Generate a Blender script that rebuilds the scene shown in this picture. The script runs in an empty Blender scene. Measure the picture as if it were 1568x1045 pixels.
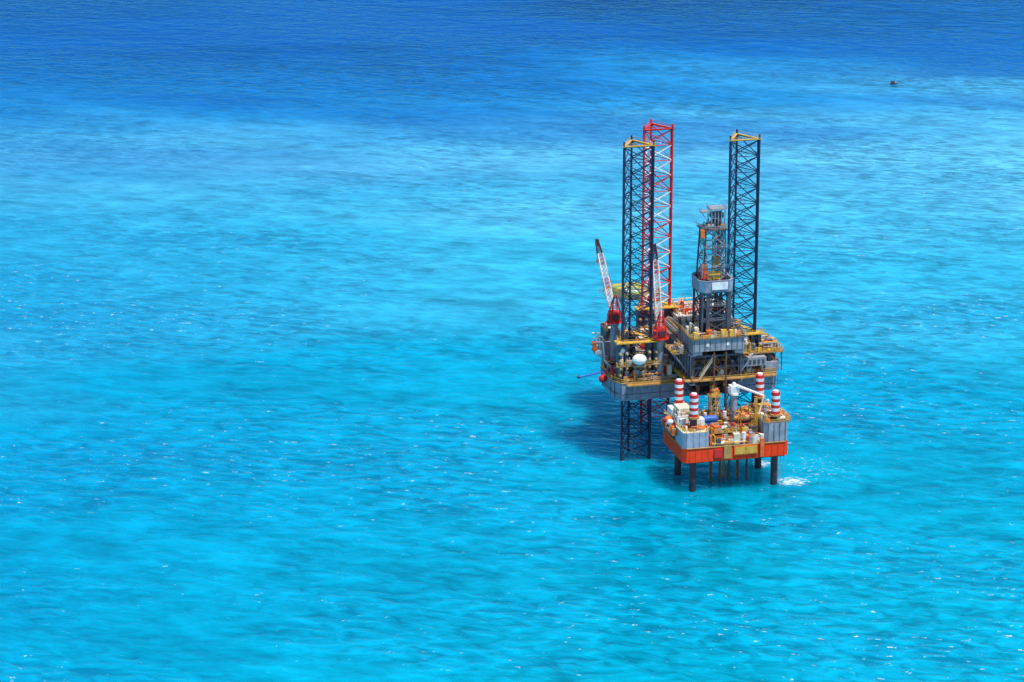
import bpy, math, random
from mathutils import Vector, Matrix
random.seed(7)
scene=bpy.context.scene
# ---------------------------------------------------------------- materials
def new_mat(name):
    m=bpy.data.materials.new(name); m.use_nodes=True
    nt=m.node_tree
    for n in list(nt.nodes): nt.nodes.remove(n)
    return m,nt
def paint(name,col,rough=.55,metal=0.0,dirt=(.10,.055,.03),amt=.35,var=.25,spec=.5):
    m,nt=new_mat(name); N=nt.nodes.new; L=nt.links.new
    out=N('ShaderNodeOutputMaterial'); p=N('ShaderNodeBsdfPrincipled'); L(p.outputs[0],out.inputs[0])
    tc=N('ShaderNodeTexCoord')
    n1=N('ShaderNodeTexNoise'); n1.inputs['Scale'].default_value=.55; n1.inputs['Detail'].default_value=3
    L(tc.outputs['Object'],n1.inputs['Vector'])
    mp=N('ShaderNodeMapping'); mp.inputs['Scale'].default_value=(1.6,1.6,.22); L(tc.outputs['Object'],mp.inputs[0])
    n2=N('ShaderNodeTexNoise'); n2.inputs['Scale'].default_value=1.0; n2.inputs['Detail'].default_value=4; L(mp.outputs[0],n2.inputs['Vector'])
    r1=N('ShaderNodeMapRange'); r1.inputs[1].default_value=.3; r1.inputs[2].default_value=.7
    r1.inputs[3].default_value=1-var; r1.inputs[4].default_value=1+var*.6; L(n1.outputs[0],r1.inputs[0])
    mx=N('ShaderNodeMix'); mx.data_type='RGBA'; mx.blend_type='MULTIPLY'; mx.inputs[0].default_value=1
    mx.inputs[6].default_value=(*col,1); L(r1.outputs[0],mx.inputs[7])
    r2=N('ShaderNodeMapRange'); r2.inputs[1].default_value=.54; r2.inputs[2].default_value=.72
    r2.inputs[3].default_value=0; r2.inputs[4].default_value=amt; L(n2.outputs[0],r2.inputs[0])
    m2=N('ShaderNodeMix'); m2.data_type='RGBA'; L(r2.outputs[0],m2.inputs[0]); L(mx.outputs[2],m2.inputs[6]); m2.inputs[7].default_value=(*dirt,1)
    L(m2.outputs[2],p.inputs['Base Color'])
    p.inputs['Roughness'].default_value=rough; p.inputs['Metallic'].default_value=metal; p.inputs['Specular IOR Level'].default_value=spec
    return m
M={}
def reg(k,*a,**kw): M[k]=paint(k+'_paint',*a,**kw)
reg('hull',(.27,.27,.345)); reg('gray',(.30,.315,.36),amt=.5); reg('dgray',(.072,.08,.105),amt=.5); reg('black',(.02,.024,.035))
reg('navy',(.008,.022,.07),amt=.15); reg('red',(.68,.03,.025),amt=.3,spec=.3); reg('white',(.82,.81,.79),amt=.25)
reg('orange',(.84,.17,.03),spec=.3); reg('yellow',(.74,.42,.06),amt=.4,spec=.3); reg('ochre',(.48,.26,.08),amt=.5,spec=.3); reg('brown',(.14,.06,.035))
reg('vermil',(.95,.062,.015),amt=.22,var=.15,spec=.12,rough=.7); reg('maroon',(.085,.022,.03)); reg('green',(.22,.36,.11)); reg('blue',(.02,.12,.45))
reg('deck',(.15,.125,.10)); reg('pink',(.68,.36,.36)); reg('cream',(.72,.64,.48)); reg('glass',(.02,.025,.035),rough=.15,amt=0)
reg('lblue',(.35,.39,.48))
# ---------------------------------------------------------------- builder
class B:
    def __init__(s): s.v=[];s.f=[];s.m=[];s.keys=[]
    def mi(s,k):
        if k not in s.keys: s.keys.append(k)
        return s.keys.index(k)
    def add(s,vs,fs,k):
        o=len(s.v); s.v+= [tuple(x) for x in vs]; i=s.mi(k)
        for f in fs: s.f.append([o+j for j in f]); s.m.append(i)
    def box(s,x0,x1,y0,y1,z0,z1,k,rot=0):
        cx,cy=(x0+x1)/2,(y0+y1)/2; c,sn=math.cos(rot),math.sin(rot)
        vs=[]
        for z in(z0,z1):
            for x,y in((x0,y0),(x1,y0),(x1,y1),(x0,y1)):
                dx,dy=x-cx,y-cy
                vs.append((cx+dx*c-dy*sn,cy+dx*sn+dy*c,z))
        s.add(vs,[(3,2,1,0),(4,5,6,7),(0,1,5,4),(1,2,6,5),(2,3,7,6),(3,0,4,7)],k)
    def prism(s,poly,z0,z1,k,poly2=None,ktop=None):
        n=len(poly); p2=poly2 or poly
        vs=[(x,y,z0) for x,y in poly]+[(x,y,z1) for x,y in p2]
        s.add(vs,[tuple(reversed(range(n)))]+[(i,(i+1)%n,n+(i+1)%n,n+i) for i in range(n)],k)
        s.add([(x,y,z1) for x,y in p2],[tuple(range(n))],ktop or k)
    def tube(s,p,q,r,k,n=5,r2=None,cap=True):
        p=Vector(p);q=Vector(q);d=q-p
        if d.length<1e-6:return
        d.normalize(); up=Vector((0,0,1)) if abs(d.z)<.95 else Vector((1,0,0))
        a=d.cross(up).normalized(); b=d.cross(a); r2=r if r2 is None else r2
        vs=[]
        for c,rr in((p,r),(q,r2)):
            for i in range(n):
                t=2*math.pi*(i+.5)/n; vs.append(c+a*math.cos(t)*rr+b*math.sin(t)*rr)
        fs=[(i,n+i,n+(i+1)%n,(i+1)%n) for i in range(n)]
        if cap: fs+= [tuple(range(n)),tuple(reversed(range(n,2*n)))]
        s.add(vs,fs,k)
    def ball(s,c,r,k,sz=1.0,sx=1.0):
        n,m=14,8; vs=[];fs=[]
        for j in range(m+1):
            ph=math.pi*j/m
            for i in range(n):
                t=2*math.pi*i/n
                vs.append((c[0]+sx*r*math.sin(ph)*math.cos(t),c[1]+r*math.sin(ph)*math.sin(t),c[2]+sz*r*math.cos(ph)))
        for j in range(m):
            for i in range(n): fs.append((j*n+i,(j+1)*n+i,(j+1)*n+(i+1)%n,j*n+(i+1)%n))
        s.add(vs,fs,k)
    def rail(s,pts,z,k='yellow',h=1.15,r=.055,close=False):
        P=list(pts)+([pts[0]] if close else [])
        for a,b in zip(P[:-1],P[1:]):
            L=math.hypot(b[0]-a[0],b[1]-a[1]); n=max(1,int(L/1.8))
            for hh in(h,h*.55): s.tube((a[0],a[1],z+hh),(b[0],b[1],z+hh),r,k,4,cap=False)
            for i in range(n+1):
                t=i/n;x=a[0]+(b[0]-a[0])*t;y=a[1]+(b[1]-a[1])*t
                s.tube((x,y,z),(x,y,z+h),r,k,4,cap=False)
    def lattice(s,bot,top,nb,r,k,kx=None,rb=None,horiz=True,single=False):
        bot=[Vector(p) for p in bot];top=[Vector(p) for p in top];n=len(bot);kx=kx or k;rb=rb or r*.5
        for p,q in zip(bot,top): s.tube(p,q,r,k,6)
        for j in range(nb):
            A=[p.lerp(q,j/nb) for p,q in zip(bot,top)];C=[p.lerp(q,(j+1)/nb) for p,q in zip(bot,top)]
            for i in range(n):
                i2=(i+1)%n
                if horiz: s.tube(C[i],C[i2],rb,k,4,cap=False)
                if not(single and j%2): s.tube(A[i],C[i2],rb,kx,4,cap=False)
                if not(single and not j%2): s.tube(A[i2],C[i],rb,kx,4,cap=False)
    def stairs(s,p,q,w,k='yellow'):
        p=Vector(p);q=Vector(q);d=q-p; side=Vector((-d.y,d.x,0)); side.normalize(); side*=w/2
        n=max(3,int(abs(d.z)/.3))
        for sg in(1,-1):
            s.tube(p+side*sg,q+side*sg,.1,k,4); s.tube(p+side*sg+Vector((0,0,1.1)),q+side*sg+Vector((0,0,1.1)),.06,k,4)
        for i in range(n):
            c=p.lerp(q,(i+.5)/n); s.tube(c-side,c+side,.07,k,4,cap=False)
    def greeble(s,a0,a1,b0,b1,z,n,h,pal,seed):
        R=random.Random(seed)
        for i in range(n):
            k=R.choice(pal); x=R.uniform(a0,a1);y=R.uniform(b0,b1);t=R.random();zz=z+R.uniform(.003,.02)
            if t<.42:
                w,d,hh=R.uniform(.5,2.2),R.uniform(.5,2.0),R.uniform(.4,h)
                x0=max(a0,x-w/2);x1=min(a1,x+w/2);y0=max(b0,y-d/2);y1=min(b1,y+d/2)
                if x1-x0<.3 or y1-y0<.3: continue
                s.box(x0,x1,y0,y1,zz,zz+hh,k)
                if R.random()<.5: s.tube(((x0+x1)/2,(y0+y1)/2,zz+hh),((x0+x1)/2,(y0+y1)/2,zz+hh+R.uniform(.3,1.2)),.12,R.choice(pal),5)
            elif t<.57:
                r=R.uniform(.3,.8); s.tube((x,y,zz),(x,y,zz+R.uniform(.6,h)),r,k,12)
            elif t<.68:
                r=R.uniform(.35,.7); l=R.uniform(1.2,3); x1=min(a1,x+l); s.tube((x,y,zz+r+.2),(x1,y,zz+r+.2),r,k,12)
            elif t<.9:
                r=R.uniform(.08,.2); hh=R.uniform(.3,h); 
                if R.random()<.5: p=(a0+(x-a0)*.3,y,zz+hh);q=(a1-(a1-x)*.3,y,zz+hh)
                else: p=(x,b0+(y-b0)*.3,zz+hh);q=(x,b1-(b1-y)*.3,zz+hh)
                s.tube(p,q,r,k,6); s.tube(p,(p[0],p[1],zz),r,k,6); s.tube(q,(q[0],q[1],zz),r,k,6)
            else:
                s.tube((x,y,zz),(x,y,zz+h*R.uniform(.8,1.5)),.1,k,5)
    def done(s,name,parent):
        me=bpy.data.meshes.new(name); me.from_pydata(s.v,[],s.f)
        for k in s.keys: me.materials.append(M[k])
        me.polygons.foreach_set('material_index',s.m); me.update()
        o=bpy.data.objects.new(name,me); scene.collection.objects.link(o); o.parent=parent
        return o
def empty(name,loc,rot=0):
    e=bpy.data.objects.new(name,None); scene.collection.objects.link(e); e.location=loc; e.rotation_euler=(0,0,rot); return e
HEAD=math.radians(14); ORG=(57.5,981.5,0)
rig=empty('jackup_drilling_rig',ORG,HEAD)
plat=empty('wellhead_platform',ORG,HEAD)
# ================================================================ JACK-UP RIG
ZB,ZT=22.0,28.0
hp=[(-15.5,29),(36.5,29),(38.5,33),(38.5,47),(24,84),(-3,84),(-17.5,47),(-17.5,33)]
h=B()
hb=[(x*.985+.2,y*.995+.2) for x,y in hp]
h.prism(hb,ZB,ZT,'hull',hp,'deck')
for i in range(len(hp)):
    a=Vector((*hp[i],0));b=Vector((*hp[(i+1)%len(hp)],0));L=(b-a).length;n=int(L/4)
    for j in range(n+1):
        p=a.lerp(b,(j+.5)/(n+1)); h.tube((p.x,p.y,ZB+.6),(p.x,p.y,ZT),.13,'gray' if j%3 else 'dgray',4)
    h.tube((a.x,a.y,ZT+.02),(b.x,b.y,ZT+.02),.22,'ochre',6)
    h.tube((a.x,a.y,ZB+2.2),(b.x,b.y,ZB+2.2),.12,'dgray',5)
h.rail([(x,y) for x,y in hp],ZT+.1,'yellow',close=True,h=1.3,r=.07)
h.box(-14,4,27.3,28.9,27.3,27.6,'ochre'); h.rail([(-14,27.3),(4,27.3)],27.6,r=.07)
h.box(22.5,36.5,27.0,28.9,27.3,27.6,'ochre'); h.rail([(22.5,27),(36.5,27)],27.6,r=.07)
for x in range(-13,5,3): h.tube((x,27.5,27.3),(x,29,25.6),.1,'ochre',4)
for x in range(23,37,3): h.tube((x,27.2,27.3),(x,29,25.4),.1,'ochre',4)
h.done('hull',rig)
# ---- legs
S=9.8
def leg(name,ca,cb,ztop,kc,kx,top,bands=None):
    g=B(); P=[(ca-S/2,cb-.2887*S),(ca+S/2,cb-.2887*S),(ca,cb+.5774*S)]
    bay=5.25; nb=int(round((ztop+14)/bay)); z0=ztop-nb*bay
    for x,y in P:
        g.tube((x,y,z0),(x,y,ztop+.4),.36,kc,8)
        c=Vector((ca-x,cb-y,0)).normalized()
        g.box(x-.1+c.x*.5-.12,x+.12+c.x*.5,y+c.y*.5-.1,y+c.y*.5+.12,z0,ztop,kc)
    for j in range(nb):
        za,zb=z0+j*bay,z0+(j+1)*bay
        kk=kx
        if bands: kk=bands[0] if j%3 else bands[1]
        for i in range(3):
            A=P[i];C=P[(i+1)%3]; mz=(za+zb)/2
            g.tube((A[0],A[1],za),(C[0],C[1],zb),.17,kk,5,cap=False)
            g.tube((C[0],C[1],za),(A[0],A[1],zb),.17,kk,5,cap=False)
            g.tube((A[0],A[1],zb),(C[0],C[1],zb),.14,kc if not bands else 'red',5,cap=False)
        mids=[((P[i][0]+P[(i+1)%3][0])/2,(P[i][1]+P[(i+1)%3][1])/2) for i in range(3)]
        for i in range(3): g.tube((*mids[i],zb),(*mids[(i+1)%3],zb),.08,kk,4,cap=False)
    Q=[(ca-S/2-.6,cb-.2887*S-.5),(ca+S/2+.6,cb-.2887*S-.5),(ca,cb+.5774*S+.8)]
    I=[(ca+(x-ca)*.78,cb+(y-cb)*.78) for x,y in Q]
    for i in range(3):
        i2=(i+1)%3
        g.add([(*Q[i],ztop+.45),(*Q[i2],ztop+.45),(*I[i2],ztop+.45),(*I[i],ztop+.45),(*Q[i],ztop+.2),(*Q[i2],ztop+.2),(*I[i2],ztop+.2),(*I[i],ztop+.2)],
              [(0,1,2,3),(7,6,5,4),(0,4,5,1),(3,2,6,7)],top)
    g.rail(Q,ztop+.45,top,close=True,r=.04,h=.9)
    for x,y in P: g.tube((x,y,ztop),(x,y,ztop+1.8),.34,kc,6)
    g.done(name,rig)
LEGS=[(-9.2,36.6),(26.2,36.6),(7.9,72.5)]
leg('leg_port',*LEGS[0],105.2,'navy','navy','yellow')
leg('leg_starboard',*LEGS[1],105.2,'navy','navy','yellow')
leg('leg_bow',*LEGS[2],101.5,'red','pink','red',bands=('white','red'))
# ---- jack houses
def jackcase(name,ca,cb,seed):
    g=B()
    for (dx,dy) in((-S/2,-.2887*S),(S/2,-.2887*S),(0,.5774*S)):
        x,y=ca+dx,cb+dy
        g.box(x-1.7,x-.55,y-1.3,y+1.3,ZT,40.2,'dgray'); g.box(x+.55,x+1.7,y-1.3,y+1.3,ZT,40.2,'dgray')
        for z in(30,32.4,34.8,37.2):
            for sg in(-1,1):
                g.tube((x+sg*1.1,y-1.3,z),(x+sg*1.1,y-2.3,z),.55,'gray',10); g.tube((x+sg*1.1,y-2.3,z),(x+sg*1.1,y-2.9,z),.3,'yellow',8)
        g.box(x-2.2,x-.6,y-1.7,y+1.7,40.2,40.8,'yellow'); g.box(x+.6,x+2.2,y-1.7,y+1.7,40.2,40.8,'yellow')
    for z,k in((33.2,'ochre'),(40.9,'yellow')):
        q=[(ca-S/2-2.6,cb-.2887*S-2.8),(ca+S/2+2.6,cb-.2887*S-2.8),(ca+1.5,cb+.5774*S+3),(ca-1.5,cb+.5774*S+3)]
        q2=[(ca+(x-ca)*.66,cb+(y-cb)*.66) for x,y in q]
        for i in range(4):
            j=(i+1)%4
            g.add([(*q[i],z),(*q[j],z),(*q2[j],z),(*q2[i],z),(*q[i],z-.25),(*q[j],z-.25),(*q2[j],z-.25),(*q2[i],z-.25)],[(0,1,2,3),(7,6,5,4),(0,4,5,1),(3,2,6,7)],k)
        g.rail(q,z,'yellow',close=True,r=.06)
    g.tube((ca-S/2,cb-.2887*S-1.4,29),(ca+S/2,cb-.2887*S-1.4,39.5),.3,'dgray',6)
    g.tube((ca+S/2,cb-.2887*S-1.4,29),(ca-S/2,cb-.2887*S-1.4,39.5),.3,'dgray',6)
    g.greeble(ca-S/2-1.5,ca+S/2+1.5,cb-6.4,cb-3.6,ZT,34,4.2,['dgray','ochre','yellow','gray','black','brown','orange'],seed)
    g.greeble(ca-S/2-1.5,ca+S/2+1.5,cb-5.6,cb-4.6,33.2,14,2.4,['dgray','cream','yellow','gray','brown'],seed+1)
    g.done(name,rig)
jackcase('jack_house_port',*LEGS[0],11); jackcase('jack_house_starboard',*LEGS[1],12); jackcase('jack_house_bow',*LEGS[2],13)
# ---- main deck equipment
g=B()
pal=['dgray','gray','ochre','yellow','orange','brown','white','cream','black','red','lblue','gray']
g.greeble(-16,-1,29.6,32,ZT,60,2.2,pal,21); g.greeble(-16.5,-13.5,33,50,ZT,60,3.5,pal,22)
g.greeble(-12,4,44,58,ZT,120,5,pal,23); g.greeble(-6,6,55,70,ZT,90,6.5,pal,24)
g.greeble(24,37.5,29.6,33,ZT,50,3,pal,25); g.greeble(24,38,42,50,ZT,60,7,pal,26); g.greeble(34.5,38.2,30,48,ZT,60,6,pal,27)
g.greeble(24,33,50,60,ZT,50,8,pal,28); g.greeble(0,4,30,44,ZT,50,5,pal,29)
g.ball((-9.6,28.9,35.8),2.1,'white',sz=.85,sx=1.15)
g.box(-11.6,-7.6,28.2,31,33.3,33.9,'ochre'); g.tube((-9.6,28.9,33.6),(-9.6,28.9,34.3),1.0,'gray',12)
for x in(-11.2,-8.0): g.tube((x,28.6,28),(x,28.6,33.3),.15,'ochre',5)
g.ball((-14.2,33,38.0),1.0,'white'); g.tube((-14.2,33,28),(-14.2,33,37.2),.35,'white',8)
g.box(30,39.8,30,44,34.4,34.8,'ochre'); g.rail([(30,30),(39.8,30),(39.8,44)],34.8,r=.07)
for x in(31,35,39.3):
    for y in(30.5,37,43.5): g.tube((x,y,28),(x,y,34.4),.2,'dgray',6)
for x0,x1 in((31,35),(35,39.3)):
    g.tube((x0,30.5,28.3),(x1,30.5,34.2),.13,'ochre',5); g.tube((x1,30.5,28.3),(x0,30.5,34.2),.13,'ochre',5)
g.greeble(30.5,39.4,30.5,43,34.8,90,2.6,['gray','dgray','ochre','yellow','brown','orange','cream'],31)
for i in range(12): g.tube((31+.6*i,33,36.2+.02*(i%3)),(31+.6*i,42,36.2),.2,'brown' if i%3 else 'gray',7)
g.box(23.5,33,27.4,29.6,31.2,34.0,'gray'); g.box(33.3,37.8,29.1,31,28.2,31.5,'gray')
for i in range(6): g.box(24+i*1.5,24.9+i*1.5,27.3,27.39,31.8,33.3,'dgray')
for (x,y,rot) in((-17.6,50,0),(-16.0,56,0)):
    c=(x-.5,y,33)
    g.ball((c[0],c[1],c[2]),1.2,'orange',sz=.95,sx=1.0); g.tube((c[0],c[1]-2.2,33),(c[0],c[1]+2.2,33),1.15,'orange',12,)
    g.ball((c[0],c[1]+2.2,33),1.15,'orange'); g.ball((c[0],c[1]-2.2,33),1.15,'white')
    for d in(-2,2):
        g.tube((x+2,y+d,28),(x+1,y+d,36.5),.22,'white',6); g.tube((x+1,y+d,36.5),(x-1.6,y+d,36.8),.22,'white',6); g.tube((x-.5,y+d,36.8),(x-.5,y+d,34),.07,'black',4)
g.box(-14.5,-9.5,54,62,ZT,34.5,'gray'); g.box(-13.5,-9,55,62,34.5,38.2,'dgray'); g.rail([(-14.5,62),(-14.5,54),(-9.5,54)],34.5)
g.greeble(-14,-9,54.3,61,38.2,24,2.2,pal,33)
b0=Vector((-16.5,41,28.8));b1=Vector((-27,38,28.4))
g.tube(b0,b1,.28,'blue',6); g.tube(b0+Vector((0,1.6,0)),b1+Vector((1,.3,0)),.2,'blue',6)
for i in range(7): 
    t=i/7;p=b0.lerp(b1,t); g.tube(p,p+Vector((-.8,1.6*(1-t),0)),.12,'blue',4); g.tube(p,p+Vector((0,0,-.2)),.3,'blue',6)
g.tube(b1,b1+Vector((-.9,0,.1)),.5,'navy',8); g.tube((-16.5,41,34),b1.lerp(b0,.3),.06,'blue',4)
g.ball((-18.7,40,26.6),1.35,'red',sx=1.1); g.tube((-18.7,40,27.9),(-17.4,40.5,29.5),.15,'red',5)
for x in(-15.8,-12,37.5): g.tube((x,28.6,27),(x,28.6,8),.06,'dgray',4)
g.done('deck_equipment',rig)
# ---- accommodation
g=B()
g.box(12.8,33,62,79,ZT,35.0,'white'); g.box(13.2,32.2,62.8,78,35.0,39.0,'white')
g.box(12.4,33.3,61.2,79.3,35.0,35.15,'gray'); g.rail([(12.4,79.3),(12.4,61.2),(33.3,61.2),(33.3,79.3)],35.15,'gray')
g.rail([(13.3,78),(13.3,62.9),(32,62.9),(32,78)],39.0,'ochre')
for z in(29.4,32.4,36.8):
    for i in range(12):
        x=13.6+i*1.6; y=61.93 if z<35 else 62.73
        g.box(x,x+.8,y,y+.06,z,z+.9,'glass')
    for i in range(8):
        y=64+i*1.8; x=12.73 if z<35 else 13.13
        g.box(x,x+.06,y,y+.8,z,z+.9,'glass')
g.greeble(13.4,31.5,63.3,77,39.0,100,2.2,['white','gray','orange','ochre','dgray','red','cream'],41)
g.tube((14,58,ZT),(14,58,37.5),1.5,'white',16); g.tube((14,58,37.5),(14,58,38.6),1.5,'white',16,r2=.6)
g.tube((10,59,ZT),(10,59,36),1.1,'cream',14)
g.box(4,12,54,58,ZT,33.5,'white'); g.greeble(4.2,11.8,54.2,58,33.5,20,2.2,['white','cream','ochre','gray'],43)
g.tube((22,70,39),(22,70,47),.16,'white',6)
g.ball((26,66,41),1.1,'white')
g.done('accommodation_block',rig)
# ---- helideck
g=B(); HC=(4.5,88.0); HZ=41.5; R=9.6
oc=[(HC[0]+R*math.cos(math.pi/8+i*math.pi/4),HC[1]+R*math.sin(math.pi/8+i*math.pi/4)) for i in range(8)]
g.prism(oc,HZ-.6,HZ,'gray',None,'green')
def ring(r0,r1,z,k,n=40):
    vs=[(HC[0]+r*math.cos(2*math.pi*i/n),HC[1]+r*math.sin(2*math.pi*i/n),z) for r in(r0,r1) for i in range(n)]
    g.add(vs,[(i,n+i,n+(i+1)%n,(i+1)%n) for i in range(n)],k)
ring(7.9,8.6,HZ+.01,'yellow'); ring(4.4,5.5,HZ+.01,'yellow')
g.box(HC[0]-1.8,HC[0]-1.1,HC[1]-2.2,HC[1]+2.2,HZ+.008,HZ+.02,'white'); g.box(HC[0]+1.1,HC[0]+1.8,HC[1]-2.2,HC[1]+2.2,HZ+.008,HZ+.02,'white'); g.box(HC[0]-1.1,HC[0]+1.1,HC[1]-.35,HC[1]+.35,HZ+.008,HZ+.02,'white')
for i in range(8):
    a=Vector((*oc[i],HZ-.3));b=Vector((*oc[(i+1)%8],HZ-.3)); c=Vector((HC[0],HC[1],HZ-.3))
    ao=a+(a-c).normalized()*1.4;bo=b+(b-c).normalized()*1.4
    g.tube(ao,bo,.1,'yellow',4)
    for t in(0,.25,.5,.75): g.tube(a.lerp(b,t),ao.lerp(bo,t),.07,'yellow',4)
for x,y in((0,83),(9,83),(0,93),(9,93)):
    g.tube((x,y,HZ-.6),(x*.6+1,82,ZT),.32,'gray',8)
for x in(0,9): g.tube((x,94,HZ-.6),(x,84,HZ-3.5),.2,'gray',6); g.tube((x,80,HZ-3),(x,95,HZ-.9),.2,'gray',6)
g.tube((0,84,HZ-1),(9,84,ZT+1),.2,'gray',6);g.tube((9,84,HZ-1),(0,84,ZT+1),.2,'gray',6)
g.done('helideck',rig)
# ---- cranes
def crane(name,x,y,zped,tip,seed):
    g=B()
    g.tube((x,y,ZT),(x,y,zped-1.5),1.25,'gray',16); g.tube((x,y,zped-1.5),(x,y,zped),1.25,'gray',16,r2=1.8)
    g.tube((x,y,zped),(x,y,zped+.7),2.3,'red',16)
    for i in range(12):
        t=i*math.pi/6; g.tube((x+2.7*math.cos(t),y+2.7*math.sin(t),zped+.1),(x+2.7*math.cos(t),y+2.7*math.sin(t),zped+1.3),.06,'red',4)
    g.tube((x,y,zped-.1),(x,y,zped+.1),2.8,'red',16)
    g.box(x-1.7,x+1.6,y-1.8,y+1.9,zped+.7,zped+3.4,'red'); g.box(x-2.6,x-1.75,y-1.9,y-.2,zped+.9,zped+3.0,'red'); g.box(x-2.5,x-1.85,y-1.97,y-1.9,zped+1.6,zped+2.7,'glass')
    g.box(x-1.2,x+1.1,y-2.4,y-1.8,zped+1,zped+2.8,'maroon')
    ap=Vector((x,y-.8,zped+9.2))
    for dx in(-1.3,1.3):
        g.tube((x+dx,y+1.4,zped+3.4),ap+Vector((dx*.3,0,0)),.22,'red',6); g.tube((x+dx,y-1.6,zped+3.4),ap+Vector((dx*.3,0,0)),.22,'red',6)
    for z in(5,6.6): g.tube((x-1.0,y-1.3,zped+z),(x+1.0,y-1.3,zped+z),.15,'red',5); g.tube((x-.9,y+.8,zped+z),(x+.9,y+.8,zped+z),.15,'red',5)
    f=Vector((x,y+1.6,zped+2.2)); tip=Vector(tip); d=(tip-f); L=d.length; d.normalize()
    sd=Vector((1,0,0)); sd=(sd-d*sd.dot(d)).normalized(); up=sd.cross(d)
    def sec(t,w): 
        c=f+d*L*t; return [c+sd*w+up*w*.8,c-sd*w+up*w*.8,c-sd*w-up*w*.8,c+sd*w-up*w*.8]
    N=6; ws=[.35,.95,.95,.95,.95,.8,.45]
    for i in range(N):
        g.lattice(sec(i/N,ws[i]),sec((i+1)/N,ws[i+1]),3,.15,'maroon' if i==5 else 'white','white' if i in(1,3) else ('red' if i!=5 else 'maroon'),.08)
    g.box(tip.x-.5,tip.x+.5,tip.y-.6,tip.y+.6,tip.z-1.3,tip.z+.9,'maroon')
    g.tube(ap,tip,.06,'black',4); g.tube(tip,tip-Vector((0,0,6)),.05,'black',4); g.box(tip.x-.25,tip.x+.25,tip.y-.25,tip.y+.25,tip.z-7,tip.z-6,'yellow')
    g.done(name,rig)
crane('deck_crane_port',-12.4,49,43.0,(-14.6,63,66.5),1)
crane('deck_crane_aft',-1.6,32.5,41.5,(-.6,44,69),2)
# ---- cantilever + drill floor
g=B()
for x0 in(5.2,21.3):
    g.box(x0,x0+.5,19,60,29.4,38.6,'dgray'); g.box(x0-.6,x0+1.1,18.8,60.2,38.6,39.1,'gray'); g.box(x0-.6,x0+1.1,18.8,60.2,28.9,29.4,'gray')
    for y in range(20,60,3): g.box(x0-.35,x0+.85,y,y+.18,29.4,38.6,'gray')
g.box(4.4,22.6,30,60.3,39.1,39.4,'deck')
for z in(30.5,34.5,38.2): g.box(5.7,21.3,19.4,19.9,z-.35,z+.35,'dgray')
for x0,x1 in((5.7,9.6),(9.6,13.5),(13.5,17.4),(17.4,21.3)):
    g.tube((x0,19.6,30.6),(x1,19.6,38),.16,'dgray',5); g.tube((x1,19.6,30.6),(x0,19.6,38),.16,'dgray',5)
g.stairs((7.5,18.3,31),(12.5,18.3,38.5),1.0,'cream'); g.stairs((16,18.2,31),(12.6,18.2,34.5),1.0,'ochre')
g.box(5,23,17,19,30.6,30.9,'ochre'); g.rail([(5,19),(5,17),(23,17),(23,19)],30.9,r=.06)
g.box(2.6,5,18,44,30.4,30.7,'ochre'); g.rail([(2.6,18),(2.6,44)],30.7,'yellow',r=.06)
g.greeble(6,21,20,33,25.5,40,3.5,['black','dgray','brown','ochre','dgray'],51)
g.box(7,20,20,33,25.0,25.4,'dgray')
for x in(7.3,13.5,19.7):
    g.tube((x,20.3,25.4),(x,20.3,30.5),.16,'dgray',5)
g.greeble(5.8,21,20.2,22.5,30.9,30,6,['dgray','ochre','gray','brown','white','black'],52)
g.box(5,8,17.5,34,39.4,40.6,'gray'); g.box(19,22,17.5,34,39.4,40.6,'gray')
F0,F1=4.8,22.0
g.box(F0,F1,17.2,34,40.6,44.6,'gray'); g.box(F0-.5,F1+.5,16.7,34.5,44.6,44.95,'deck')
for i in range(10): g.box(F0+.3+i*1.8,F0+.45+i*1.8,17.08,17.2,40.7,44.5,'dgray')
for i in range(9): g.box(F0-.12,F0,18+i*1.8,18.15+i*1.8,40.7,44.5,'dgray')
g.box(9.2,10.1,17.0,17.07,42.2,43.2,'white'); g.box(16.0,16.9,17.0,17.07,42.2,43.2,'white')
g.rail([(F0-.5,34.5),(F0-.5,16.7),(F1+.5,16.7),(F1+.5,34.5)],44.95,'yellow',r=.07)
g.greeble(F0,F1,17.2,19.3,44.95,36,2.4,['ochre','yellow','gray','dgray','orange','cream'],53)
g.greeble(F0,8.5,20,34,44.95,30,3.5,['ochre','gray','dgray','brown','cream'],54); g.greeble(18.8,F1,20,34,44.95,34,4,['ochre','gray','dgray','brown','cream'],55)
g.box(-.5,4.0,22,32,38.8,39.1,'ochre'); g.rail([(4,22),(-.5,22),(-.5,32)],39.1,r=.06); g.greeble(-.2,3.8,22.3,31,39.1,26,2.8,['gray','dgray','cream','ochre'],56)
for y in(22.5,31.5): g.tube((0,y,38.8),(5,y,32),.18,'gray',5)
g.box(23.0,27.5,21,32,37.6,37.9,'ochre'); g.rail([(23,21),(27.5,21),(27.5,32)],37.9,r=.06); g.greeble(23.2,27.3,21.3,31,37.9,26,3.2,['gray','dgray','white','ochre'],57)
for y in(21.5,31.5): g.tube((27,y,37.6),(22,y,31),.18,'gray',5)
for i in range(22): g.tube((6+.7*i,38,39.9+.35*(i%2)),(6+.7*i,58,39.9+.35*(i%2)),.22,['brown','gray','dgray','ochre'][i%4],6)
for x in(12,14,16): g.tube((x,16.5 if x!=14 else 24,18),(x,17.5 if x!=14 else 24,40),.3,'brown',8)
g.tube((14,24,20),(14,24,31),.7,'ochre',10); g.tube((14,24,24),(14,24,28),1.3,'yellow',10)
g.done('cantilever_and_drill_floor',rig)
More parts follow.
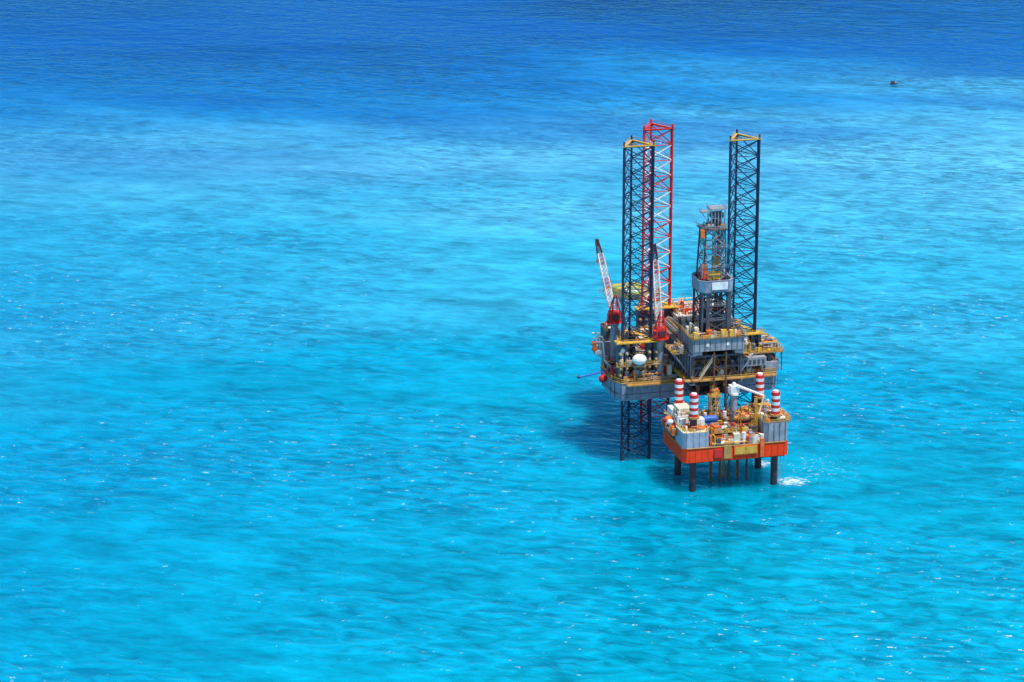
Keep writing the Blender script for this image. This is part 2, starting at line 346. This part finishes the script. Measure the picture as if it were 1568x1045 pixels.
# ---- derrick
g=B(); DC=(13.6,26.0)
def sq(w,z,c=DC,d=None):
    d=d or w; return [(c[0]-w/2,c[1]-d/2,z),(c[0]+w/2,c[1]-d/2,z),(c[0]+w/2,c[1]+d/2,z),(c[0]-w/2,c[1]+d/2,z)]
g.lattice(sq(9.4,44.9),sq(9.2,59),3,.42,'dgray','dgray',.22)
g.lattice(sq(5.0,44.9,(12.6,25)),sq(5.0,59,(12.6,25)),4,.22,'black','dgray',.15)
for x in(10.2,17.2): g.box(x,x+1.2,20.9,21.3,45,58.5,'dgray')
g.tube((14.6,24,45),(14.6,24,80),.28,'red',8); g.tube((13,24.4,45),(13,24.4,66),.2,'white',6)
g.greeble(9.5,18,22,30,45,50,8,['dgray','black','red','gray','ochre','maroon','lblue'],61)
for z in(49,54): g.box(9.2,18.0,21.4,22.4,z,z+.2,'dgray'); g.rail([(9,21.3),(18.2,21.3)],z+.2,'gray')
w=5.6; bp=[(DC[0]-w,DC[1]-w+1.6),(DC[0]-w+1.6,DC[1]-w),(DC[0]+w-1.6,DC[1]-w),(DC[0]+w,DC[1]-w+1.6),(DC[0]+w,DC[1]+w-1.6),(DC[0]+w-1.6,DC[1]+w),(DC[0]-w+1.6,DC[1]+w),(DC[0]-w,DC[1]+w-1.6)]
bpo=[(DC[0]+(x-DC[0])*1.03,DC[1]+(y-DC[1])*1.03) for x,y in bp]
vi=[(x*0+DC[0]+(x-DC[0])*.93,DC[1]+(y-DC[1])*.93) for x,y in bp]
g.prism(bp,58.9,59.2,'dgray'); 
for ii in range(8):
    jj=(ii+1)%8
    g.add([(*bp[ii],59.2),(*bp[jj],59.2),(*bpo[jj],63.0),(*bpo[ii],63.0),(*vi[ii],59.2),(*vi[jj],59.2),(*vi[jj],63.0),(*vi[ii],63.0)],[(0,1,2,3),(7,6,5,4),(3,2,6,7)],'hull' if ii%2 else 'lblue')
    g.tube((*bpo[ii],63.05),(*bpo[jj],63.05),.13,'gray',5)
yb=DC[1]-w; g.box(DC[0]-1.9,DC[0]+3.4,yb-.4,yb-.2,60.1,62.5,'white')
g.greeble(DC[0]-4,DC[0]+4,DC[1]-4,DC[1]+4,59.3,40,4.6,['dgray','gray','ochre','orange','yellow'],62)
g.box(DC[0]-3.2,DC[0]+1.6,DC[1]-3.6,DC[1]-2,63,65.2,'yellow')
c0=(13.2,26);c1=(13.4,26)
g.lattice(sq(7.8,59.3,c0),sq(6.4,79,c1),4,.3,'dgray','gray',.17)
g.lattice(sq(3.0,59.3,(15.2,25.2)),sq(2.8,79,(15.0,25.2)),6,.15,'gray','dgray',.1)
g.box(9.2,17.2,22.2,30,79,79.35,'dgray'); g.rail([(9.2,30),(9.2,22.2),(17.2,22.2),(17.2,30)],79.35,'gray',r=.07)
g.greeble(9.6,16.8,22.6,29,79.35,20,1.6,['dgray','gray','orange','ochre'],63)
for z in(66.5,73):
    g.box(9.0,17.6,21.9,22.6,z,z+.2,'dgray'); g.rail([(9,21.9),(17.6,21.9)],z+.2,'gray',r=.06)
g.greeble(8.6,10.6,22,25,63.4,10,5,['gray','red','orange','dgray'],64)
g.tube((9.4,22.3,79),(8.9,21.8,64),.16,'gray',5); g.tube((8.7,22.3,78),(10.4,21.8,70),.2,'dgray',5); g.box(8.3,9.6,21.8,23,77,79.6,'orange')
for x in(12.4,13.5,14.6,15.7,16.8): g.tube((x,24,79.3),(x,24,85.4),.2,'gray',6)
for x in(12.4,16.8): g.tube((x,28,79.3),(x,28,85.4),.2,'gray',6)
g.box(12.0,17.2,23.6,28.4,85.4,85.9,'gray'); g.rail([(12,28.4),(12,23.6),(17.2,23.6),(17.2,28.4)],85.9,'gray',h=.8)
g.box(9.0,12.0,24,26.5,84.6,85.1,'gray'); g.rail([(12,24),(9,24),(9,26.5)],85.1,'gray',h=.8); g.tube((9.3,24.5,84.6),(12.4,24.5,80),.15,'gray',5)
g.tube((13,26,81),(16,26,81),1.1,'dgray',14); g.box(12.6,16.6,24.6,27.4,82.6,84.2,'dgray'); g.tube((12.2,24.2,83.6),(17,24.2,81),.12,'gray',4)
g.box(13.2,15.2,23.4,24.6,67,70,'ochre'); g.tube((14,24,70),(14,24,80),.08,'black',4)
g.done('derrick',rig)

# ================================================================ WELLHEAD PLATFORM
A0,A1,B0,B1=-4.2,31.0,-3.0,19.0
g=B(); ch=3.0
pp=[(A0,B0+ch*.4),(A0+ch*.4,B0),(A1-ch*.4,B0),(A1,B0+ch*.4),(A1,B1),(A0,B1)]
g.prism(pp,10.5,15.2,'vermil',None,'deck')
g.box(A0+1,A1-1,B0+1,B1-1,9.9,10.5,'maroon')
for i in range(16):
    x=A0+2+i*2.1; g.box(x,x+.14,B0-.1,B0,10.8,15.1,'red')
g.tube((A0+1.2,B0-.05,15.2),(A1-1.2,B0-.05,15.2),.18,'ochre',6)
g.tube((A0-.05,B0+1.2,15.2),(A0-.05,B1,15.2),.18,'ochre',6)
for k,(x0,x1,y0,y1,z1,kk) in enumerate(((A0+.05,4.6,B0+.15,5.6,20.4,'lblue'),(22.8,A1-.1,B0+.15,5.0,21.6,'gray'),(A0+.05,3.6,11,B1-.1,20.5,'dgray'),(23.5,A1-.1,11.5,B1-.1,20.5,'gray'))):
    c=1.0
    g.prism([(x0,y0+c),(x0+c,y0),(x1-c,y0),(x1,y0+c),(x1,y1),(x0,y1)],15.25,z1,kk,None,'cream' if k%2==0 else 'deck')
    for i in range(4): g.box(x0+1.2+i*(x1-x0-2.4)/3-.1,x0+1.2+i*(x1-x0-2.4)/3+.1,y0-.12,y0,15.4,z1-.1,'dgray' if k else 'gray')
    g.rail([(x0,y1),(x0,y0+c),(x0+c,y0),(x1-c,y0),(x1,y0+c),(x1,y1)],z1,'yellow',r=.07)
g.box(A0+.1,1.5,5.6,11,15.3,20.1,'maroon')
g.box(12.6,20.4,B0-.42,B0-.02,12.0,15.0,'orange'); g.box(12.9,16.2,B0-.5,B0-.42,12.3,14.7,'yellow'); g.box(16.6,20.1,B0-.5,B0-.42,12.3,14.7,'yellow')
g.box(9.2,11.6,B0-.6,B0-.02,11.2,15.6,'ochre'); g.box(6.0,8.8,B0-.4,B0-.02,11.6,14.4,'red'); g.box(21.2,22.4,B0-.9,B0-.02,11,17,'orange')
g.box(A1,A1+2.2,2,12,20.2,20.45,'ochre'); g.rail([(A1,2),(A1+2.2,2),(A1+2.2,12)],20.45,r=.07); g.greeble(A1+.1,A1+2,2.2,11.8,20.45,20,2.4,['yellow','orange','ochre','gray'],70)
for y in(2.5,7,11.5): g.tube((A1+2,y,20.2),(A1,y,17),.12,'ochre',4)
g.box(A0-1.6,A0,4,16,17.6,17.85,'ochre'); g.rail([(A0,4),(A0-1.6,4),(A0-1.6,16)],17.85,'orange',r=.07)
g.greeble(A0-1.5,A0-.1,4,16,17.85,22,2.2,['orange','white','ochre','red'],71)
g.ball((A0-.6,12,20.6),1.2,'orange',sz=.9); g.ball((A0-.6,9.6,20.4),1.1,'white',sz=.9)
g.done('platform_hull',plat)
g=B()
for (x,y,zt) in((0,0,32.2),(27.2,0,31.0),(0,16.2,31.8),(27.2,16.2,31.8)):
    g.tube((x,y,-6),(x,y,3.5),1.12,'black',18); g.tube((x,y,3.5),(x,y,10.6),1.12,'maroon',18); g.tube((x,y,10.6),(x,y,zt-7.2),1.12,'maroon',18)
    z=zt-7.2
    for i in range(7):
        g.tube((x,y,z+i*7.2/7),(x,y,z+(i+1)*7.2/7),1.42,'red' if i%2==0 else 'white',20)
    g.tube((x,y,zt),(x,y,zt+.5),.9,'white',12); g.tube((x,y,zt-7.8),(x,y,zt-7.2),1.9,'ochre',14)
for x in(8,11,14,17,20): g.tube((x,6,-6),(x,6,10.6),.4,'brown',8)
for x in(9,13.5,18): g.tube((x,10,-6),(x,10,10.6),.4,'ochre',8)
for x,y in((30.3,3),(30.9,6),(29.6,-2.4)): g.tube((x,y,-2),(x,y,12),.09,'gray',5)
g.done('platform_legs',plat)
g=B(); pal2=['ochre','yellow','orange','ochre','gray','brown','cream','dgray','yellow','white','red']
g.greeble(5,22.5,-2.6,1.4,15.25,80,3.6,pal2,81); g.greeble(5,22.5,1.5,8,15.25,110,4.6,pal2,82); g.greeble(4,23,8,18.5,15.25,160,6,pal2,83)
g.box(6.5,15.2,-.5,4.6,18.7,19,'ochre'); g.rail([(6.5,4.6),(6.5,-.5),(15.2,-.5),(15.2,4.6)],19,r=.07)
g.box(12.5,22.5,5,12,20.3,20.6,'brown'); g.rail([(12.5,12),(12.5,5),(22.5,5),(22.5,12)],20.6,r=.07)
for x in(6.7,10.8,15): 
    for y in(-.3,4.4): g.tube((x,y,15.2),(x,y,18.7),.16,'yellow',5)
for x in(12.7,17.5,22.3):
    for y in(5.2,11.8): g.tube((x,y,15.2),(x,y,20.3),.18,'ochre',5)
g.greeble(6.8,15,-.2,4.4,19,44,1.9,pal2,84); g.greeble(12.7,22.3,5.3,11.8,20.6,60,2.6,pal2,85)
for i in range(7): g.tube((7.2+i*1.1,.2,19.6),(7.2+i*1.1,4.2,19.6),.2,'brown' if i%2 else 'ochre',6)
for i in range(6): g.tube((5.5,-2.5+i*.45,16+i*.35),(22.6,-2.5+i*.45,16+i*.35),.13,['yellow','ochre','orange'][i%3],5)
g.box(-3.4,3.6,6.2,10.6,20.15,23.2,'white'); g.box(-2.8,1.4,7.0,12.6,23.2,25.4,'cream'); g.box(-3.6,-.4,12,17,20.55,23.6,'white')
g.box(1.6,4.2,1.6,4.8,20.45,23.2,'white'); g.tube((-2.4,4.0,20.45),(-2.4,4.0,23.0),1.0,'white',12)
for i in range(4): g.box(-2.9+i*1.6,-2.2+i*1.6,6.13,6.2,21.2,22.2,'glass')
for i in range(3): g.box(-3.47,-3.4,6.8+i*1.3,7.4+i*1.3,21.2,22.2,'glass')
g.greeble(-3.2,3.4,6.4,10.4,23.2,22,1.6,['white','orange','ochre','cream','gray'],86)
g.greeble(-3.4,4,-2.2,5,20.45,34,1.8,['white','ochre','cream','yellow','gray','orange'],87)
g.greeble(-3,3,12,18,20.6,34,3,['white','ochre','cream','yellow','orange'],88)
g.greeble(23.4,30.4,-2,4.6,21.65,34,2.2,['cream','ochre','yellow','gray','white','orange'],89)
g.greeble(24,30.4,5,18,20.6,70,3,['cream','ochre','yellow','gray','white','orange'],90)
g.tube((5.8,7.2,21.2),(9.3,7.2,21.2),1.15,'blue',16); g.ball((5.8,7.2,21.2),1.15,'blue'); g.ball((9.3,7.2,21.2),1.15,'blue'); g.box(5.4,9.8,6,8.4,19.6,20.2,'blue')
for x in(5.6,9.6): g.tube((x,7.2,15.2),(x,7.2,19.6),.2,'ochre',5)
cx,cy=16.4,9.6
g.tube((cx,cy,15.2),(cx,cy,28),1.05,'gray',16); g.tube((cx,cy,28),(cx,cy,28.6),1.6,'white',16)
g.box(cx-1.5,cx+1.4,cy-1.2,cy+1.5,28.6,31.0,'white'); g.box(cx-2.2,cx-1.5,cy-1.0,cy+.3,28.8,30.6,'lblue'); g.ball((cx,cy+.2,31.4),.7,'white')
p0=Vector((cx+.5,cy-1.0,31.2));p1=Vector((cx+8.6,cy-4.2,28.2)); g.tube(p0,p1,.55,'white',6,r2=.32); g.tube(p1,p1-Vector((0,0,5)),.06,'black',4)
g.tube(p1,(cx+6.6,cy-5,21.5),.3,'cream',6); g.box(cx+5.8,cx+7.2,cy-5.6,cy-4.2,20.6,22.6,'yellow')
g.lattice([(21.2,2.4,15.3),(22.2,2.4,15.3),(22.2,3.4,15.3),(21.2,3.4,15.3)],[(21.5,2.7,29),(21.9,2.7,29),(21.9,3.1,29),(21.5,3.1,29)],9,.09,'yellow',rb=.06)
g.lattice([(10.2,14,15.3),(13,14,15.3),(13,17,15.3),(10.2,17,15.3)],[(10.2,14,26),(13,14,26),(13,17,26),(10.2,17,26)],3,.16,'yellow',rb=.1); g.box(9.8,13.4,13.6,17.4,26,26.3,'ochre'); g.rail([(9.8,13.6),(13.4,13.6)],26.3)
g.greeble(10,13.2,13.8,17.2,26.3,14,2,pal2,91)
g.stairs((17,3.0,15.4),(21,3.0,20.2),.9); g.stairs((4.9,2,15.4),(6.2,-1.0,18.8),.9)
g.done('topsides',plat)

# ================================================================ BOAT
bt=empty('fishing_boat',(188.6,1579,0),math.radians(20)); bt.scale=(.6,.6,.6)
g=B()
hl=[(-3.4,-1),(1.6,-1.1),(3.6,0),(1.6,1.1),(-3.4,1)]
g.prism([(x*.85,y*.75) for x,y in hl],-.2,.95,'navy',hl,'deck')
g.box(-2.2,.2,-.75,.75,.95,2.4,'dgray'); g.box(-2.4,.4,-.85,.85,2.4,2.55,'dgray'); g.tube((.6,0,.9),(.6,0,4.2),.09,'black',5); g.tube((-2.8,0,.9),(-2.8,0,3),.08,'black',5)
g.tube((-2.8,0,2.8),(.6,0,4),.04,'black',4); g.box(1.2,2.2,-.4,.4,.95,1.4,'white')
g.done('boat_hull_and_cabin',bt)

# ================================================================ SEA
m,nt=new_mat('sea_water'); N=nt.nodes.new; L=nt.links.new
out=N('ShaderNodeOutputMaterial')
geo=N('ShaderNodeNewGeometry'); pos=geo.outputs['Position']
def math_(op,a,b=None,c=None):
    n=N('ShaderNodeMath'); n.operation=op
    for i,x in enumerate((a,b,c)):
        if x is None: continue
        if isinstance(x,(int,float)): n.inputs[i].default_value=x
        else: L(x,n.inputs[i])
    return n.outputs[0]
def noise(scale,detail=4,sc=(1,1,1),rot=0,rough=.55,loc=(0,0,0),dist=0):
    mp=N('ShaderNodeMapping'); mp.inputs['Rotation'].default_value=(0,0,rot); mp.inputs['Location'].default_value=loc
    m2=N('ShaderNodeMapping'); m2.inputs['Scale'].default_value=sc
    L(pos,mp.inputs[0]); L(mp.outputs[0],m2.inputs[0])
    n=N('ShaderNodeTexNoise'); n.noise_dimensions='2D'; n.inputs['Scale'].default_value=scale; n.inputs['Detail'].default_value=detail; n.inputs['Roughness'].default_value=rough; n.inputs['Distortion'].default_value=dist
    L(m2.outputs[0],n.inputs['Vector']); return n.outputs[0]
def mr(x,a,b,c,d,smooth=False):
    n=N('ShaderNodeMapRange'); n.interpolation_type='SMOOTHSTEP' if smooth else 'LINEAR'
    L(x,n.inputs[0])
    for i,v in enumerate((a,b,c,d)): n.inputs[i+1].default_value=v
    return n.outputs[0]
def mix(f,a,b,mode='MIX'):
    n=N('ShaderNodeMix'); n.data_type='RGBA'; n.blend_type=mode
    for s,x in((0,f),(6,a),(7,b)):
        if isinstance(x,(int,float)): n.inputs[s].default_value=x
        elif isinstance(x,tuple): n.inputs[s].default_value=(*x,1)
        else: L(x,n.inputs[s])
    return n.outputs[2]
sep=N('ShaderNodeSeparateXYZ'); L(pos,sep.inputs[0]); X,Y=sep.outputs[0],sep.outputs[1]
big=noise(.0045,3,(.5,1.2,1),.08,rough=.55)
Yd=math_('ADD',Y,math_('MULTIPLY',math_('SUBTRACT',big,.5),400))
Yd=math_('SUBTRACT',Yd,math_('MULTIPLY',X,.10))
t=mr(Yd,800,2000,0,1)
cr=N('ShaderNodeValToRGB'); L(t,cr.inputs[0]); e=cr.color_ramp
stops=[(.0,(0,.34,.47)),(.13,(0,.29,.44)),(.25,(0,.30,.47)),(.38,(.035,.39,.58)),(.49,(.11,.46,.66)),(.57,(.07,.38,.61)),(.64,(.014,.22,.50)),(.70,(.002,.11,.38)),(.77,(.0005,.05,.24)),(.85,(.0005,.022,.15)),(1,(.0005,.015,.11))]  # water colour with haze reflection painted mid-way and cloud shadow far out
e.elements[0].position=0; e.elements[0].color=(*stops[0][1],1); e.elements[1].position=1; e.elements[1].color=(*stops[-1][1],1)
for s,c in stops[1:-1]:
    x=e.elements.new(s); x.color=(*c,1)
TL=math.radians(9)
w0=noise(.04,3,(.4,1,1),TL+.15,rough=.6,loc=(11,2,0))
w1=noise(.11,2,(.5,1,1),TL,rough=.5)
w2=noise(.28,3,(.5,1,1),TL+.1,rough=.5,dist=.5)
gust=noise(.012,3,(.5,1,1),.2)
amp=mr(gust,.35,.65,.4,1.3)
w2=math_('ADD',math_('MULTIPLY',math_('SUBTRACT',w2,.5),amp),.5)
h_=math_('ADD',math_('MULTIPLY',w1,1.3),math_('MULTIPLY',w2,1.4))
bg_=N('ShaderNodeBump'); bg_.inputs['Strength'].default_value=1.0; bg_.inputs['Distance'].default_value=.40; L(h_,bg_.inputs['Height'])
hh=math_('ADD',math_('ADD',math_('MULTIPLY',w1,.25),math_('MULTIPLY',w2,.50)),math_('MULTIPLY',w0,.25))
wave_shade=mr(hh,.37,.63,.52,1.36)  # wave shading painted into the colour: light crests, dark troughs
col=mix(1.0,cr.outputs[0],wave_shade,'MULTIPLY')
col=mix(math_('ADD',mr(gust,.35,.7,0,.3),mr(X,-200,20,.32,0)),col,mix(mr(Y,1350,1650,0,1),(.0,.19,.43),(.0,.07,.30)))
cloud_shade=noise(.0075,3,(.28,1,1),.12,rough=.5,loc=(3,1,0))  # mask for soft cloud shadows painted into the far water colour
pf=math_('MULTIPLY',mr(cloud_shade,.46,.64,0,.75,True),mr(Y,1330,1560,0,1))
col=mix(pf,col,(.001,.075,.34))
fm=noise(.38,4,(.5,1,1),TL,rough=.75,loc=(31,7,0))
foam=math_('MULTIPLY',mr(math_('ADD',fm,math_('MULTIPLY',gust,.22)),.81,.87,0,.7),mr(Y,1200,1600,1,.12))
def spot(x,y,rx,ry):
    dx=math_('DIVIDE',math_('SUBTRACT',X,x),rx);dy=math_('DIVIDE',math_('SUBTRACT',Y,y),ry)
    return mr(math_('ADD',math_('MULTIPLY',dx,dx),math_('MULTIPLY',dy,dy)),0,1,1,0)
sp=math_('MAXIMUM',spot(90,990.5,8,7),spot(81.5,1008,4.5,6)); sp=math_('MAXIMUM',sp,math_('MULTIPLY',spot(100,1003,22,22),.45))
fn=noise(.9,4,(.5,1,1),TL,rough=.7)
foam=math_('MAXIMUM',foam,mr(math_('ADD',math_('MULTIPLY',sp,.42),fn),.78,.95,0,.85))
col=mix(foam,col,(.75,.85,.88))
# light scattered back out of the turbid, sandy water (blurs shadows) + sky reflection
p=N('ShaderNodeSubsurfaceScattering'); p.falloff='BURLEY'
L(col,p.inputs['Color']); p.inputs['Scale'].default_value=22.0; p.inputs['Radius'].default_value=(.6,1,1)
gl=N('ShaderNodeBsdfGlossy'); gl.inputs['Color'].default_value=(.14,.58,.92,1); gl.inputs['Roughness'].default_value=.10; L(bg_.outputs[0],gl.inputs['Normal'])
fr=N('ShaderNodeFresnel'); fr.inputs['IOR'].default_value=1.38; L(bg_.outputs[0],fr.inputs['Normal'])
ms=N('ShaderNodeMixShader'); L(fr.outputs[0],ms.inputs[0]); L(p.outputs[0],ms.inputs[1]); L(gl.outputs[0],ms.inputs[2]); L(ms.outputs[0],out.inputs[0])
me=bpy.data.meshes.new('sea'); n=40; Sz=40000
vs=[(-Sz+2*Sz*i/n,-Sz+2*Sz*j/n+10000,0) for j in range(n+1) for i in range(n+1)]
me.from_pydata(vs,[],[(j*(n+1)+i,j*(n+1)+i+1,(j+1)*(n+1)+i+1,(j+1)*(n+1)+i) for j in range(n) for i in range(n)])
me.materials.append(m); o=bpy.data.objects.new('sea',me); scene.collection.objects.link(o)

# ================================================================ light
sd=Vector((.25,-.25,1.0)).normalized()
el=math.asin(sd.z); az=math.atan2(sd.x,sd.y)
w=bpy.data.worlds.new('World'); scene.world=w; w.use_nodes=True; nt=w.node_tree
sky=nt.nodes.new('ShaderNodeTexSky'); sky.sky_type='NISHITA'; sky.sun_disc=False; sky.sun_elevation=el; sky.sun_rotation=az; sky.air_density=1.0; sky.dust_density=.5; sky.ozone_density=2.5
bg=nt.nodes['Background']; bg.inputs[1].default_value=.135; nt.links.new(sky.outputs[0],bg.inputs[0])
sl=bpy.data.lights.new('sun','SUN'); sl.energy=5.0; sl.angle=math.radians(2.0); sl.color=(1,.96,.90)
so=bpy.data.objects.new('sun',sl); scene.collection.objects.link(so); so.rotation_euler=(-sd).to_track_quat('-Z','Y').to_euler(); so.location=(0,0,500)
cam=bpy.data.cameras.new('camera'); co=bpy.data.objects.new('camera',cam); scene.collection.objects.link(co)
co.location=(0,0,350); co.rotation_euler=(math.radians(73),0,0); cam.sensor_width=36; cam.lens=36*5000/1568; cam.clip_start=1; cam.clip_end=100000
scene.camera=co
scene.view_settings.view_transform='Standard'; scene.view_settings.look='None'; scene.view_settings.exposure=0
